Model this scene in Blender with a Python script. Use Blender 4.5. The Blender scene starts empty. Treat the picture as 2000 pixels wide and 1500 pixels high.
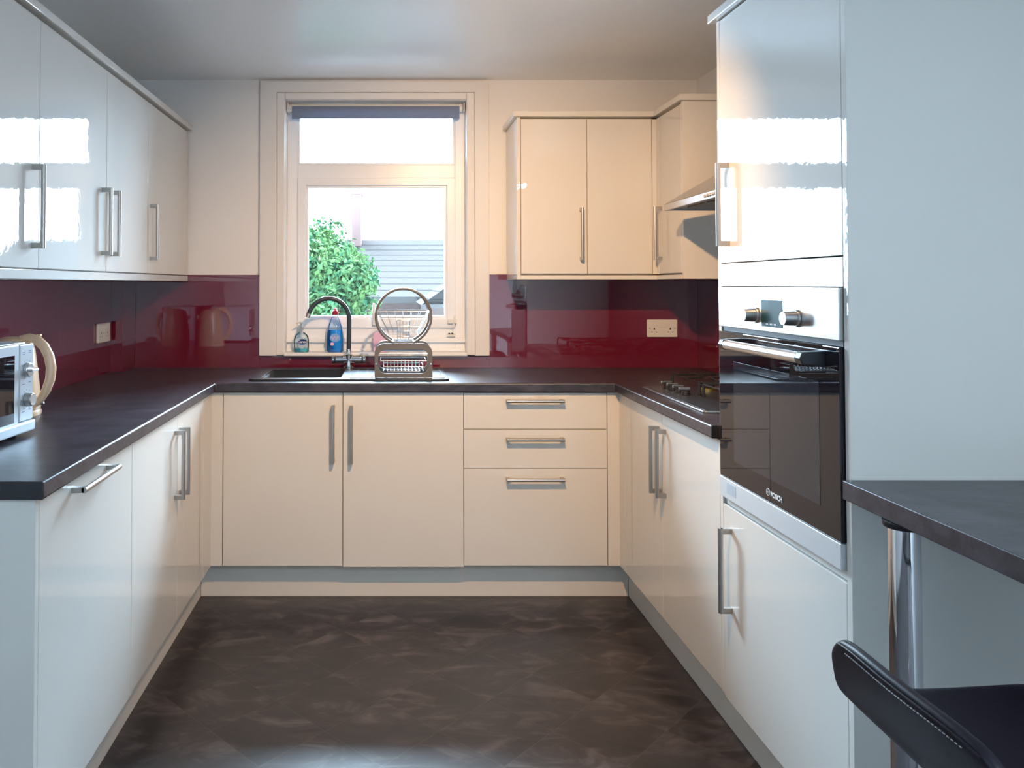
import bpy, bmesh, math, random
from mathutils import Vector, Matrix, noise
random.seed(7)
S = bpy.context.scene
C = S.collection
PI = math.pi

# ------------------------------------------------------------------ camera
F = 1510.0
PITCH = math.radians(1.2)
cam_d = bpy.data.cameras.new('camera'); cam = bpy.data.objects.new('camera', cam_d); C.objects.link(cam)
cam.location = (0, 0, 1.32)
cam.rotation_euler = (PI/2 + PITCH, 0, 0)
cam_d.sensor_width = 36.0
cam_d.lens = 36.0*F/2000.0
cam_d.shift_x = (1000-757)/2000.0
cam_d.shift_y = -(750-(555-F*math.tan(PITCH)))/2000.0
cam_d.clip_start = 0.05
S.camera = cam

# ------------------------------------------------------------------ world: bright overcast sky
W = bpy.data.worlds.new('sky'); S.world = W; W.use_nodes = True
wn = W.node_tree.nodes; wn.clear()
bg = wn.new('ShaderNodeBackground'); out = wn.new('ShaderNodeOutputWorld')
bg.inputs['Color'].default_value = (0.56, 0.79, 1.0, 1)
SKY_HORIZON, SKY_HIGH, SKY_BACK = 26.0, 600.0, 6.0
# overcast sky, brightest in the direction of the veiled sun beyond the kitchen window (+Y)
_tc = wn.new('ShaderNodeTexCoord'); _sp = wn.new('ShaderNodeSeparateXYZ'); WL = W.node_tree.links
WL.new(_tc.outputs['Generated'], _sp.inputs[0])
def _range(src, a, b, c, d):
    m = wn.new('ShaderNodeMapRange'); WL.new(src, m.inputs['Value'])
    for k_, v_ in (('From Min', a), ('From Max', b), ('To Min', c), ('To Max', d)): m.inputs[k_].default_value = v_
    return m.outputs[0]
_pw = wn.new('ShaderNodeMath'); _pw.operation = 'POWER'; WL.new(_range(_sp.outputs[2], 0.0, 1.0, 0.0, 1.0), _pw.inputs[0]); _pw.inputs[1].default_value = 2.3
_rise = _range(_pw.outputs[0], 0.0, 1.0, SKY_HORIZON, SKY_HIGH)     # brighter higher up
_side = _range(_sp.outputs[1], 0.0, 0.5, 0.0, 1.0)
_mx = wn.new('ShaderNodeMix'); WL.new(_side, _mx.inputs[0]); _mx.inputs[2].default_value = SKY_BACK; WL.new(_rise, _mx.inputs[3])
WL.new(_mx.outputs[0], bg.inputs['Strength']); WL.new(bg.outputs[0], out.inputs[0])

# ------------------------------------------------------------------ lamps
def portal(name, loc, rot, sx, sy):
    d = bpy.data.lights.new(name, 'AREA'); d.shape = 'RECTANGLE'; d.size = sx; d.size_y = sy
    d.cycles.is_portal = True
    o = bpy.data.objects.new(name, d); C.objects.link(o); o.location = loc; o.rotation_euler = rot
portal('window_daylight', (-0.06, 3.975, 1.61), (-PI/2, 0, 0), 0.94, 1.30)
portal('side_window_daylight', (-1.44, -0.40, 1.80), (0, -PI/2, 0), 0.9, 2.0)
LAMP = (0.30, 1.76, 2.16)      # a spotlight head on the ceiling turned towards the window wall
ld = bpy.data.lights.new('spot_light', 'SPOT'); ld.energy = 152; ld.color = (1.0, 0.61, 0.30); ld.shadow_soft_size = 0.022
ld.spot_size = math.radians(118); ld.spot_blend = 1.0
lo = bpy.data.objects.new('spot_light', ld); C.objects.link(lo); lo.location = LAMP
LAXIS = Vector((0.08, 0.76, -0.64)).normalized()
lo.rotation_euler = LAXIS.to_track_quat('-Z', 'Y').to_euler()

PANEL = (1.10, -0.50, 2.262)      # added cool fill light, unseen behind the camera, to lift the foreground
pd = bpy.data.lights.new('fill_panel_light', 'AREA'); pd.shape = 'DISK'; pd.size = 0.5; pd.energy = 34; pd.color = (0.66, 0.84, 1.0)
po = bpy.data.objects.new('fill_panel_light', pd); C.objects.link(po); po.location = PANEL

S.view_settings.view_transform = 'Standard'; S.view_settings.look = 'None'
S.view_settings.gamma = 1.0; S.view_settings.use_curve_mapping = False
S.view_settings.exposure = 0.0

# ------------------------------------------------------------------ materials
class NT:
    def __init__(s, name):
        s.m = bpy.data.materials.new(name); s.m.use_nodes = True
        s.t = s.m.node_tree; s.b = s.t.nodes['Principled BSDF']
    def n(s, typ, **kw):
        nd = s.t.nodes.new(typ)
        for k, v in kw.items():
            if k in ('i',):
                for a, b in v.items(): nd.inputs[a].default_value = b
            else: setattr(nd, k, v)
        return nd
    def l(s, a, b): s.t.links.new(a, b)
    def math(s, op, a, b=None):
        nd = s.n('ShaderNodeMath', operation=op)
        for i, v in enumerate((a, b)):
            if v is None: continue
            if isinstance(v, (int, float)): nd.inputs[i].default_value = v
            else: s.l(v, nd.inputs[i])
        return nd.outputs[0]

def mat(name, col, rough=0.5, metal=0.0, coat=0.0, coat_ior=1.5, spec=0.5, bump=None, emit=None, trans=0.0, var=None, coat_rough=0.03, ior=1.5):
    k = NT(name); b = k.b
    b.inputs['Base Color'].default_value = (*col, 1); b.inputs['Roughness'].default_value = rough
    b.inputs['Metallic'].default_value = metal; b.inputs['Coat Weight'].default_value = coat
    b.inputs['Coat Roughness'].default_value = coat_rough; b.inputs['Coat IOR'].default_value = coat_ior
    b.inputs['Specular IOR Level'].default_value = spec; b.inputs['IOR'].default_value = ior
    b.inputs['Transmission Weight'].default_value = trans
    if emit: b.inputs['Emission Color'].default_value = (*emit[0], 1); b.inputs['Emission Strength'].default_value = emit[1]
    tc = k.n('ShaderNodeTexCoord')
    if var:      # (scale, amount)
        nz = k.n('ShaderNodeTexNoise', i={'Scale': var[0], 'Detail': 4.0}); k.l(tc.outputs['Object'], nz.inputs['Vector'])
        mx = k.n('ShaderNodeMix', data_type='RGBA')
        mx.inputs[6].default_value = (*[c*(1-var[1]) for c in col], 1); mx.inputs[7].default_value = (*[min(1, c*(1+var[1])) for c in col], 1)
        k.l(nz.outputs['Fac'], mx.inputs[0]); k.l(mx.outputs[2], b.inputs['Base Color'])
    if bump:     # (scale, strength, distance)
        nz = k.n('ShaderNodeTexNoise', i={'Scale': bump[0], 'Detail': 2.0}); k.l(tc.outputs['Object'], nz.inputs['Vector'])
        bp = k.n('ShaderNodeBump', i={'Strength': bump[1], 'Distance': bump[2]})
        k.l(nz.outputs['Fac'], bp.inputs['Height']); k.l(bp.outputs[0], b.inputs['Normal'])
        if coat: k.l(bp.outputs[0], b.inputs['Coat Normal'])
    return k.m

M = {}
M['gloss'] = mat('cream_gloss_lacquer', (0.72, 0.685, 0.63), 0.5, spec=0.15, coat=1.0, bump=(38, 0.25, 0.0006), coat_rough=0.015)
M['carcass'] = mat('cream_melamine', (0.72, 0.68, 0.62), 0.4)
M['wall'] = mat('wall_paint', (0.87, 0.865, 0.86), 0.75, bump=(60, 0.15, 0.002), spec=0.3)
M['ceiling'] = mat('ceiling_paint', (0.90, 0.92, 0.93), 0.5, spec=0.5, coat=1.0, coat_rough=0.25)
M['upvc'] = mat('white_upvc', (0.87, 0.90, 0.94), 0.3)
M['casing'] = mat('casing_paint', (0.80, 0.79, 0.78), 0.5)
M['blind'] = mat('grey_blind_fabric', (0.16, 0.18, 0.24), 0.8)
M['steelrough'] = mat('matt_steel', (0.72, 0.74, 0.76), 0.55, metal=0.8)
M['splash'] = mat('burgundy_glass', (0.14, 0.004, 0.022), 0.6, spec=0.1, coat_ior=1.95, coat=1.0, coat_rough=0.02, bump=(3, 0.12, 0.004))
M['steel'] = mat('brushed_steel', (0.62, 0.61, 0.60), 0.28, metal=1.0, bump=(220, 0.05, 0.0005))
M['nickel'] = mat('brushed_nickel', (0.50, 0.47, 0.44), 0.32, metal=1.0)
M['chrome'] = mat('chrome', (0.78, 0.78, 0.80), 0.06, metal=1.0)
M['brass'] = mat('brass', (0.75, 0.55, 0.2), 0.3, metal=1.0)
M['iron'] = mat('cast_iron', (0.018, 0.018, 0.02), 0.45)
M['black'] = mat('black_plastic', (0.015, 0.015, 0.018), 0.35)
M['rubber'] = mat('dark_rubber_hose', (0.03, 0.045, 0.06), 0.4)
M['ovenglass'] = mat('black_oven_glass', (0.012, 0.010, 0.014), 0.3, spec=0.0, coat=1.0, coat_rough=0.01)
M['ovenwindow'] = mat('oven_window_glass', (0.035, 0.034, 0.040), 0.3, spec=0.0, coat=1.0, coat_rough=0.01)
M['hobglass'] = mat('dark_hob_glass', (0.040, 0.050, 0.065), 0.28, spec=0.6)  # bluish daylight reflection is put into this base colour
M['sink'] = mat('black_composite', (0.022, 0.024, 0.03), 0.30, bump=(400, 0.1, 0.0004))
M['socket'] = mat('white_plastic', (0.78, 0.77, 0.74), 0.3)
M['kettle'] = mat('cream_lamplit_plastic', (0.86, 0.58, 0.36), 0.3, coat=0.3)  # cream plastic with warm lamplight mixed into its base colour
M['silver'] = mat('silver_plastic', (0.62, 0.66, 0.70), 0.3, metal=0.35)
M['leather'] = mat('black_leather', (0.009, 0.006, 0.011), 0.42, spec=0.28, bump=(170, 0.25, 0.0008))
M['stitch'] = mat('pale_thread', (0.35, 0.33, 0.33), 0.7)
M['taupe'] = mat('taupe_painted_steel', (0.16, 0.145, 0.13), 0.4, metal=0.2)
M['wire'] = mat('chrome_wire', (0.50, 0.51, 0.53), 0.3, metal=1.0)
M['bluesoap'] = mat('blue_liquid', (0.005, 0.33, 0.90), 0.08, coat=0.6)
M['teal'] = mat('turquoise_liquid', (0.10, 0.62, 0.70), 0.1, coat=0.5)
M['clearp'] = None
M['red'] = mat('red_plastic', (0.75, 0.02, 0.05), 0.3)
M['pink'] = mat('pink_sponge', (0.80, 0.50, 0.68), 0.8)
M['label_navy'] = mat('navy_print', (0.0, 0.04, 0.22), 0.4)
M['label_blue'] = mat('light_blue_print', (0.20, 0.40, 0.75), 0.4)
M['label_grey'] = mat('grey_print', (0.42, 0.50, 0.58), 0.4)
M['white'] = mat('white_print', (0.85, 0.85, 0.85), 0.4)
M['display'] = mat('oven_display', (0.012, 0.05, 0.06), 0.4, spec=0.2, var=(25, 0.9))
M['lampwhite'] = mat('lamp_white', (0.8, 0.78, 0.74), 0.5)
M['bark'] = mat('bark', (0.10, 0.07, 0.05), 0.9)
M['pale_ground'] = mat('bounce_ground', (0.66, 0.68, 0.70), 0.9, var=(3, 0.2))  # unseen ground made pale so it bounces daylight up to the ceiling
M['chimney'] = mat('hazed_red_brick', (0.30, 0.19, 0.175), 0.9, spec=0.0)  # red brick paled in its colour to stand in for haze
M['fascia'] = mat('fascia_board', (0.05, 0.045, 0.042), 0.8, spec=0.0)

def glass_mat(name, tint=(1, 1, 1), refl=0.06):
    k = NT(name); k.t.nodes.remove(k.b)
    o = [n for n in k.t.nodes if n.type == 'OUTPUT_MATERIAL'][0]
    tr = k.n('ShaderNodeBsdfTransparent'); tr.inputs[0].default_value = (*tint, 1)
    gl = k.n('ShaderNodeBsdfGlossy'); gl.inputs['Roughness'].default_value = 0.02
    fr = k.n('ShaderNodeFresnel'); fr.inputs[0].default_value = 1.45
    mx = k.n('ShaderNodeMixShader')
    k.l(fr.outputs[0], mx.inputs[0]); k.l(tr.outputs[0], mx.inputs[1]); k.l(gl.outputs[0], mx.inputs[2]); k.l(mx.outputs[0], o.inputs[0])
    return k.m
M['glass'] = glass_mat('window_glass')
M['clearp'] = glass_mat('clear_bottle_plastic', (0.86, 0.93, 0.97))

def leaf_mat():
    k = NT('leaf_green'); tc = k.n('ShaderNodeTexCoord')
    nz = k.n('ShaderNodeTexNoise', i={'Scale': 5.0, 'Detail': 5.0, 'Roughness': 0.7}); k.l(tc.outputs['Object'], nz.inputs['Vector'])
    cr = k.n('ShaderNodeValToRGB'); k.l(nz.outputs['Fac'], cr.inputs[0])
    cr.color_ramp.elements[0].position = 0.35; cr.color_ramp.elements[0].color = (0.006, 0.036, 0.022, 1)
    cr.color_ramp.elements[1].position = 0.65; cr.color_ramp.elements[1].color = (0.075, 0.125, 0.040, 1)
    k.l(cr.outputs[0], k.b.inputs['Base Color']); k.b.inputs['Roughness'].default_value = 0.6; k.b.inputs['Specular IOR Level'].default_value = 0.0
    return k.m
M['leaf'] = leaf_mat()
def translucent_mat(name, col, f):
    k = NT(name); o = [n for n in k.t.nodes if n.type == 'OUTPUT_MATERIAL'][0]
    k.b.inputs['Base Color'].default_value = (*col, 1); k.b.inputs['Roughness'].default_value = 0.9; k.b.inputs['Specular IOR Level'].default_value = 0.1
    tl = k.n('ShaderNodeBsdfTranslucent'); tl.inputs[0].default_value = (*col, 1)
    mx = k.n('ShaderNodeMixShader'); mx.inputs[0].default_value = f
    k.l(k.b.outputs[0], mx.inputs[1]); k.l(tl.outputs[0], mx.inputs[2]); k.l(mx.outputs[0], o.inputs[0])
    return k.m
M['blind'] = translucent_mat('grey_blind_cloth', (0.30, 0.36, 0.48), 0.35)

def rooftile_mat():
    k = NT('grey_roof_tiles'); tc = k.n('ShaderNodeTexCoord')
    sp = k.n('ShaderNodeSeparateXYZ'); k.l(tc.outputs['Object'], sp.inputs[0])
    f = k.math('FRACT', k.math('MULTIPLY', sp.outputs[2], 9.5))
    g = k.math('LESS_THAN', f, 0.16)
    mx = k.n('ShaderNodeMix', data_type='RGBA'); k.l(g, mx.inputs[0])
    mx.inputs[6].default_value = (0.023, 0.0200, 0.0185, 1); mx.inputs[7].default_value = (0.012, 0.0105, 0.0100, 1)
    k.l(mx.outputs[2], k.b.inputs['Base Color']); k.b.inputs['Roughness'].default_value = 0.85; k.b.inputs['Specular IOR Level'].default_value = 0.0
    return k.m
M['tiles'] = rooftile_mat()

def brick_mat():
    k = NT('pale_brick'); tc = k.n('ShaderNodeTexCoord'); mp = k.n('ShaderNodeMapping'); mp.inputs['Rotation'].default_value = (PI/2, 0, 0)
    k.l(tc.outputs['Object'], mp.inputs[0])
    br = k.n('ShaderNodeTexBrick', i={'Scale': 4.5, 'Color1': (0.065, 0.042, 0.036, 1), 'Color2': (0.055, 0.036, 0.030, 1), 'Mortar': (0.05, 0.042, 0.036, 1)})
    k.l(mp.outputs[0], br.inputs[0]); k.l(br.outputs[0], k.b.inputs['Base Color']); k.b.inputs['Roughness'].default_value = 0.9; k.b.inputs['Specular IOR Level'].default_value = 0.0
    return k.m
M['brick'] = brick_mat()

def worktop_mat():
    k = NT('dark_slate_laminate'); tc = k.n('ShaderNodeTexCoord'); mp = k.n('ShaderNodeMapping'); mp.inputs['Scale'].default_value = (1.2, 3.0, 3.0)
    k.l(tc.outputs['Object'], mp.inputs[0])
    nz = k.n('ShaderNodeTexNoise', i={'Scale': 7.0, 'Detail': 8.0, 'Roughness': 0.65, 'Distortion': 0.8}); k.l(mp.outputs[0], nz.inputs['Vector'])
    cr = k.n('ShaderNodeValToRGB'); k.l(nz.outputs['Fac'], cr.inputs[0])
    cr.color_ramp.elements[0].position = 0.4; cr.color_ramp.elements[0].color = (0.026, 0.021, 0.029, 1)
    cr.color_ramp.elements[1].position = 0.78; cr.color_ramp.elements[1].color = (0.085, 0.075, 0.092, 1)
    k.l(cr.outputs[0], k.b.inputs['Base Color'])
    k.b.inputs['Roughness'].default_value = 0.34; k.b.inputs['Specular IOR Level'].default_value = 0.6
    n2 = k.n('ShaderNodeTexNoise', i={'Scale': 70.0, 'Detail': 3.0}); k.l(tc.outputs['Object'], n2.inputs['Vector'])
    bp = k.n('ShaderNodeBump', i={'Strength': 0.2, 'Distance': 0.001}); k.l(n2.outputs['Fac'], bp.inputs['Height']); k.l(bp.outputs[0], k.b.inputs['Normal'])
    return k.m
M['worktop'] = worktop_mat()

def floor_mat():
    k = NT('slate_effect_vinyl_tiles'); tc = k.n('ShaderNodeTexCoord'); sp = k.n('ShaderNodeSeparateXYZ'); k.l(tc.outputs['Object'], sp.inputs[0])
    P = 0.336
    a = k.math('DIVIDE', k.math('SUBTRACT', k.math('ADD', sp.outputs[0], sp.outputs[1]), 1.79), P)
    b = k.math('DIVIDE', k.math('SUBTRACT', k.math('SUBTRACT', sp.outputs[1], sp.outputs[0]), 2.16), P)
    fa, fb = k.math('FLOOR', a), k.math('FLOOR', b)
    cb = k.n('ShaderNodeCombineXYZ'); k.l(fa, cb.inputs[0]); k.l(fb, cb.inputs[1])
    wh = k.n('ShaderNodeTexWhiteNoise', noise_dimensions='3D'); k.l(cb.outputs[0], wh.inputs[0])
    off = k.n('ShaderNodeVectorMath', operation='SCALE'); k.l(wh.outputs['Color'], off.inputs[0]); off.inputs['Scale'].default_value = 30.0
    ad = k.n('ShaderNodeVectorMath', operation='ADD'); k.l(tc.outputs['Object'], ad.inputs[0]); k.l(off.outputs[0], ad.inputs[1])
    mp = k.n('ShaderNodeMapping'); mp.inputs['Scale'].default_value = (1.0, 2.4, 1.0); k.l(ad.outputs[0], mp.inputs[0])
    nz = k.n('ShaderNodeTexNoise', i={'Scale': 3.6, 'Detail': 9.0, 'Roughness': 0.62, 'Distortion': 1.6}); k.l(mp.outputs[0], nz.inputs['Vector'])
    cr = k.n('ShaderNodeValToRGB'); k.l(nz.outputs['Fac'], cr.inputs[0]); e = cr.color_ramp.elements
    e[0].position = 0.30; e[0].color = (0.009, 0.008, 0.0095, 1)
    e[1].position = 0.80; e[1].color = (0.135, 0.115, 0.118, 1)
    x = e.new(0.52); x.color = (0.028, 0.0225, 0.0255, 1)
    # thin joint lines
    def edge(v):
        f = k.math('FRACT', v); return k.math('MINIMUM', f, k.math('SUBTRACT', 1.0, f))
    ln = k.math('LESS_THAN', k.math('MINIMUM', edge(a), edge(b)), 0.005)
    br = k.math('MULTIPLY', wh.outputs['Value'], 0.30)
    mx = k.n('ShaderNodeMix', data_type='RGBA', blend_type='MULTIPLY'); mx.inputs[0].default_value = 1.0
    k.l(cr.outputs[0], mx.inputs[6]); cc = k.n('ShaderNodeCombineColor'); v = k.math('ADD', br, 0.85)
    for i in range(3): k.l(v, cc.inputs[i])
    k.l(cc.outputs[0], mx.inputs[7])
    m2 = k.n('ShaderNodeMix', data_type='RGBA'); k.l(k.math('MULTIPLY', ln, 0.4), m2.inputs[0]); k.l(mx.outputs[2], m2.inputs[6]); m2.inputs[7].default_value = (0.10, 0.085, 0.08, 1)
    k.l(m2.outputs[2], k.b.inputs['Base Color'])
    k.b.inputs['Roughness'].default_value = 0.36; k.b.inputs["Specular IOR Level"].default_value = 0.7
    bp = k.n('ShaderNodeBump', i={'Strength': 0.25, 'Distance': 0.002}); k.l(nz.outputs['Fac'], bp.inputs['Height']); k.l(bp.outputs[0], k.b.inputs['Normal'])
    return k.m
M['floor'] = floor_mat()

# ------------------------------------------------------------------ mesh helpers
ROOT = {}
def rootm(o):
    while o.parent: o = o.parent
    return ROOT.get(o.name, Matrix.Identity(4))
def tag(o, label, cat, group=None, kind=None):
    if label: o['label'] = label
    if cat: o['category'] = cat
    if group: o['group'] = group
    if kind: o['kind'] = kind
    return o
def thing(name, label, cat, loc=(0, 0, 0), rz=0.0, group=None):
    o = bpy.data.objects.new(name, None); C.objects.link(o); o.empty_display_size = 0.05
    o.location = loc; o.rotation_euler = (0, 0, rz)
    ROOT[o.name] = Matrix.Translation(Vector(loc)) @ Matrix.Rotation(rz, 4, 'Z')
    return tag(o, label, cat, group)

class MB:
    def __init__(s): s.bm = bmesh.new()
    def box(s, a, b, mtx=None):
        x0, x1 = sorted((a[0], b[0])); y0, y1 = sorted((a[1], b[1])); z0, z1 = sorted((a[2], b[2]))
        v = [s.bm.verts.new((x, y, z)) for x in (x0, x1) for y in (y0, y1) for z in (z0, z1)]
        for f in ((0, 1, 3, 2), (4, 6, 7, 5), (0, 4, 5, 1), (2, 3, 7, 6), (0, 2, 6, 4), (1, 5, 7, 3)):
            s.bm.faces.new([v[i] for i in f])
        if mtx:
            for q in v: q.co = mtx @ q.co
        return s
    def prism(s, pts, ax, a0, a1):
        """polygon pts in the other two axes, extruded along axis ax"""
        def mk(p, h):
            c = [p[0], p[1]]; c.insert(ax, h); return s.bm.verts.new(c)
        A = [mk(p, a0) for p in pts]; B = [mk(p, a1) for p in pts]; n = len(pts)
        s.bm.faces.new(A); s.bm.faces.new(list(reversed(B)))
        for i in range(n): s.bm.faces.new([A[i], B[i], B[(i+1) % n], A[(i+1) % n]])
        return s
    def tube(s, pts, r, n=10, closed=False, cap=True):
        pts = [Vector(p) for p in pts]; m = len(pts); rings = []
        prev = None
        for i, p in enumerate(pts):
            if closed: t = (pts[(i+1) % m] - pts[i-1])
            else: t = pts[min(i+1, m-1)] - pts[max(i-1, 0)]
            t.normalize()
            if prev is None:
                u = t.orthogonal().normalized()
            else:
                u = (prev - t*prev.dot(t)).normalized()
            prev = u; w = t.cross(u)
            rr = r[i] if isinstance(r, (list, tuple)) else r
            rings.append([s.bm.verts.new(p + (u*math.cos(2*PI*k/n) + w*math.sin(2*PI*k/n))*rr) for k in range(n)])
        for i in range(m if closed else m-1):
            A, B = rings[i], rings[(i+1) % m]
            off = 0
            if closed and i == m-1:
                off = min(range(n), key=lambda o: (A[0].co-B[o].co).length)
            for k in range(n):
                s.bm.faces.new([A[k], A[(k+1) % n], B[(k+1+off) % n], B[(k+off) % n]])
        if cap and not closed:
            s.bm.faces.new(list(reversed(rings[0]))); s.bm.faces.new(rings[-1])
        return s
    def cyl(s, a, b, r, n=24, r2=None):
        a, b = Vector(a), Vector(b)
        return s.tube([a, b], [r, r if r2 is None else r2], n)
    def lathe(s, prof, c=(0, 0, 0), n=32, sx=1.0, sy=1.0):
        rings = []
        for (r, z) in prof:
            if r < 1e-6: rings.append([s.bm.verts.new((c[0], c[1], c[2]+z))])
            else: rings.append([s.bm.verts.new((c[0]+r*sx*math.cos(2*PI*k/n), c[1]+r*sy*math.sin(2*PI*k/n), c[2]+z)) for k in range(n)])
        for A, B in zip(rings, rings[1:]):
            for k in range(n):
                if len(A) == 1 and len(B) == 1: continue
                if len(A) == 1: s.bm.faces.new([A[0], B[k], B[(k+1) % n]])
                elif len(B) == 1: s.bm.faces.new([A[k], B[0], A[(k+1) % n]])
                else: s.bm.faces.new([A[k], B[k], B[(k+1) % n], A[(k+1) % n]])
        for R in (rings[0], rings[-1]):
            if len(R) > 1: s.bm.faces.new(R)
        return s
    def frame(s, outer, inner, ax, a0, a1):
        """flat plate with a hole: outer/inner same-length loops"""
        def mk(p, h):
            c = [p[0], p[1]]; c.insert(ax, h); return s.bm.verts.new(c)
        n = len(outer)
        OA = [mk(p, a0) for p in outer]; OB = [mk(p, a1) for p in outer]
        IA = [mk(p, a0) for p in inner]; IB = [mk(p, a1) for p in inner]
        for i in range(n):
            j = (i+1) % n
            for q in ([OA[i], OA[j], IA[j], IA[i]], [OB[i], IB[i], IB[j], OB[j]], [OA[i], OB[i], OB[j], OA[j]], [IA[i], IA[j], IB[j], IB[i]]):
                s.bm.faces.new(q)
        return s
    def build(s, name, m, parent=None, bevel=0.0, smooth=None, seg=2, label=None, kind=None, xf=None, solid=None, sub=0):
        bmesh.ops.recalc_face_normals(s.bm, faces=s.bm.faces)
        me = bpy.data.meshes.new(name); s.bm.to_mesh(me); s.bm.free()
        if xf: me.transform(xf)
        if parent is not None: me.transform(rootm(parent).inverted())
        me.materials.append(M[m] if isinstance(m, str) else m)
        if smooth is not None:
            for p in me.polygons: p.use_smooth = True
            me.set_sharp_from_angle(angle=math.radians(smooth))
        o = bpy.data.objects.new(name, me); C.objects.link(o)
        if parent is not None: o.parent = parent
        if solid:
            md = o.modifiers.new('solid', 'SOLIDIFY'); md.thickness = solid; md.offset = 0
        if bevel:
            md = o.modifiers.new('bevel', 'BEVEL'); md.width = bevel; md.segments = seg; md.limit_method = 'ANGLE'; md.angle_limit = math.radians(35)
        if sub:
            md = o.modifiers.new('sub', 'SUBSURF'); md.levels = sub; md.render_levels = sub
        if label: o['label'] = label
        if kind: o['kind'] = kind
        return o
def rrect(x0, y0, x1, y1, r, n=6):
    pts = []
    for cx, cy, a in ((x1-r, y1-r, 0), (x0+r, y1-r, 90), (x0+r, y0+r, 180), (x1-r, y0+r, 270)):
        for k in range(n+1):
            t = math.radians(a+90*k/n); pts.append((cx+r*math.cos(t), cy+r*math.sin(t)))
    return pts
def text(s_, size, loc, xd, yd, m, parent, name='lettering', depth=0.0004, bold=0.0):
    cu = bpy.data.curves.new(name, 'FONT'); cu.body = s_; cu.size = size; cu.extrude = depth; cu.align_x = 'CENTER'; cu.align_y = 'CENTER'; cu.offset = bold
    t = bpy.data.objects.new('tmp_text', cu); C.objects.link(t)
    bpy.context.view_layer.update()
    me = bpy.data.meshes.new_from_object(t.evaluated_get(bpy.context.evaluated_depsgraph_get()))
    bpy.data.objects.remove(t)
    xd, yd = Vector(xd), Vector(yd); zd = xd.cross(yd)
    mt = Matrix.Translation(Vector(loc)) @ Matrix((xd, yd, zd)).transposed().to_4x4()
    me.transform(mt)
    if parent is not None: me.transform(rootm(parent).inverted())
    me.materials.clear(); me.materials.append(M[m])
    o = bpy.data.objects.new(name, me); C.objects.link(o); o.parent = parent
    return o

# bar handle: c = point on the door face, along = 'x','y','z', out = outward vector
def handle(parent, c, along, outv, L=0.236, label=None):
    c = Vector(c); o = Vector(outv); a = Vector({'x': (1, 0, 0), 'y': (0, 1, 0), 'z': (0, 0, 1)}[along])
    mb = MB(); bar = c + o*0.030
    w = a.cross(o)
    def obox(p0, p1, hw):   # box between p0,p1 with half width hw in w and third dir
        d = (p1-p0); L_ = d.length; d.normalize(); u = w; v = d.cross(u)
        mt = Matrix.Translation((p0+p1)/2) @ Matrix((u, v, d)).transposed().to_4x4()
        mb.box((-hw[0], -hw[1], -L_/2), (hw[0], hw[1], L_/2), mt)
    n = 16
    # D-section bar
    mb.tube([bar - a*(L/2), bar + a*(L/2)], 0.0070, n)
    for sgn in (-1, 1):
        p = c + a*sgn*(L/2-0.0075)
        obox(p, p+o*0.029, (0.0062, 0.0075))
    return mb.build('handle', 'nickel', parent, smooth=40, label=label)

def door(parent, a, b, name='door', bevel=0.0012):
    return MB().box(a, b).build(name, 'gloss', parent, bevel=bevel)

# ------------------------------------------------------------------ dimensions
LX, RX, BY, FY = -1.30, 1.527, 3.80, -2.2
LD, RD, BD = -0.733, 0.965, 3.233
CZ = 2.328
WT0, WT1 = 0.872, 0.910
DB, DT = 0.151, 0.868
OX0, OX1, OZ0, OZ1 = -0.505, 0.388, 0.970, 2.227    # window opening

def struct(mb, name, m, **kw):
    o = mb.build(name, m, None, **kw); o['kind'] = 'structure'; return o

# ------------------------------------------------------------------ room shell
struct(MB().box((LX-0.2, FY-0.2, -0.1), (RX+0.2, BY+0.2, 0)), 'floor', 'floor')
struct(MB().box((LX-0.2, FY-0.2, CZ), (RX+0.2, BY+0.2, CZ+0.12)), 'ceiling', 'ceiling')
SY0, SY1, SZ0, SZ1 = -1.4, 0.6, 1.35, 2.25      # window in the left wall behind the camera
struct(MB().frame([(FY-0.2, 0), (BY+0.2, 0), (BY+0.2, CZ), (FY-0.2, CZ)], [(SY0, SZ0), (SY1, SZ0), (SY1, SZ1), (SY0, SZ1)], 0, LX-0.15, LX), 'wall_left', 'wall')
struct(MB().box((RX, FY-0.2, 0), (RX+0.15, BY+0.2, CZ)), 'wall_right', 'wall')
def wall_with_hole(name, y0, y1, x0, x1, z0, z1):
    o = [(LX, 0), (RX, 0), (RX, CZ), (LX, CZ)]; i = [(x0, z0), (x1, z0), (x1, z1), (x0, z1)]
    struct(MB().frame(o, i, 1, y0, y1), name, 'wall')
wall_with_hole('wall_back', BY, BY+0.2, OX0, OX1, OZ0, OZ1)
struct(MB().box((LX, FY-0.15, 0), (RX, FY, CZ)), 'wall_front', 'wall')
struct(MB().box((LX, 3.62, 0), (-1.243, BY, CZ)), 'trim_3', 'wall')          # boxed-in pipe in the corner

# window: frame, sash, panes, hardware
win = struct(MB().frame([(OX0, 0.985), (OX1, 0.985), (OX1, OZ1), (OX0, OZ1)], [(-0.452, 1.922), (0.339, 1.922), (0.339, 2.175), (-0.452, 2.175)], 1, 3.885, 3.945), 'window_1', 'upvc', bevel=0.004)
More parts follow.
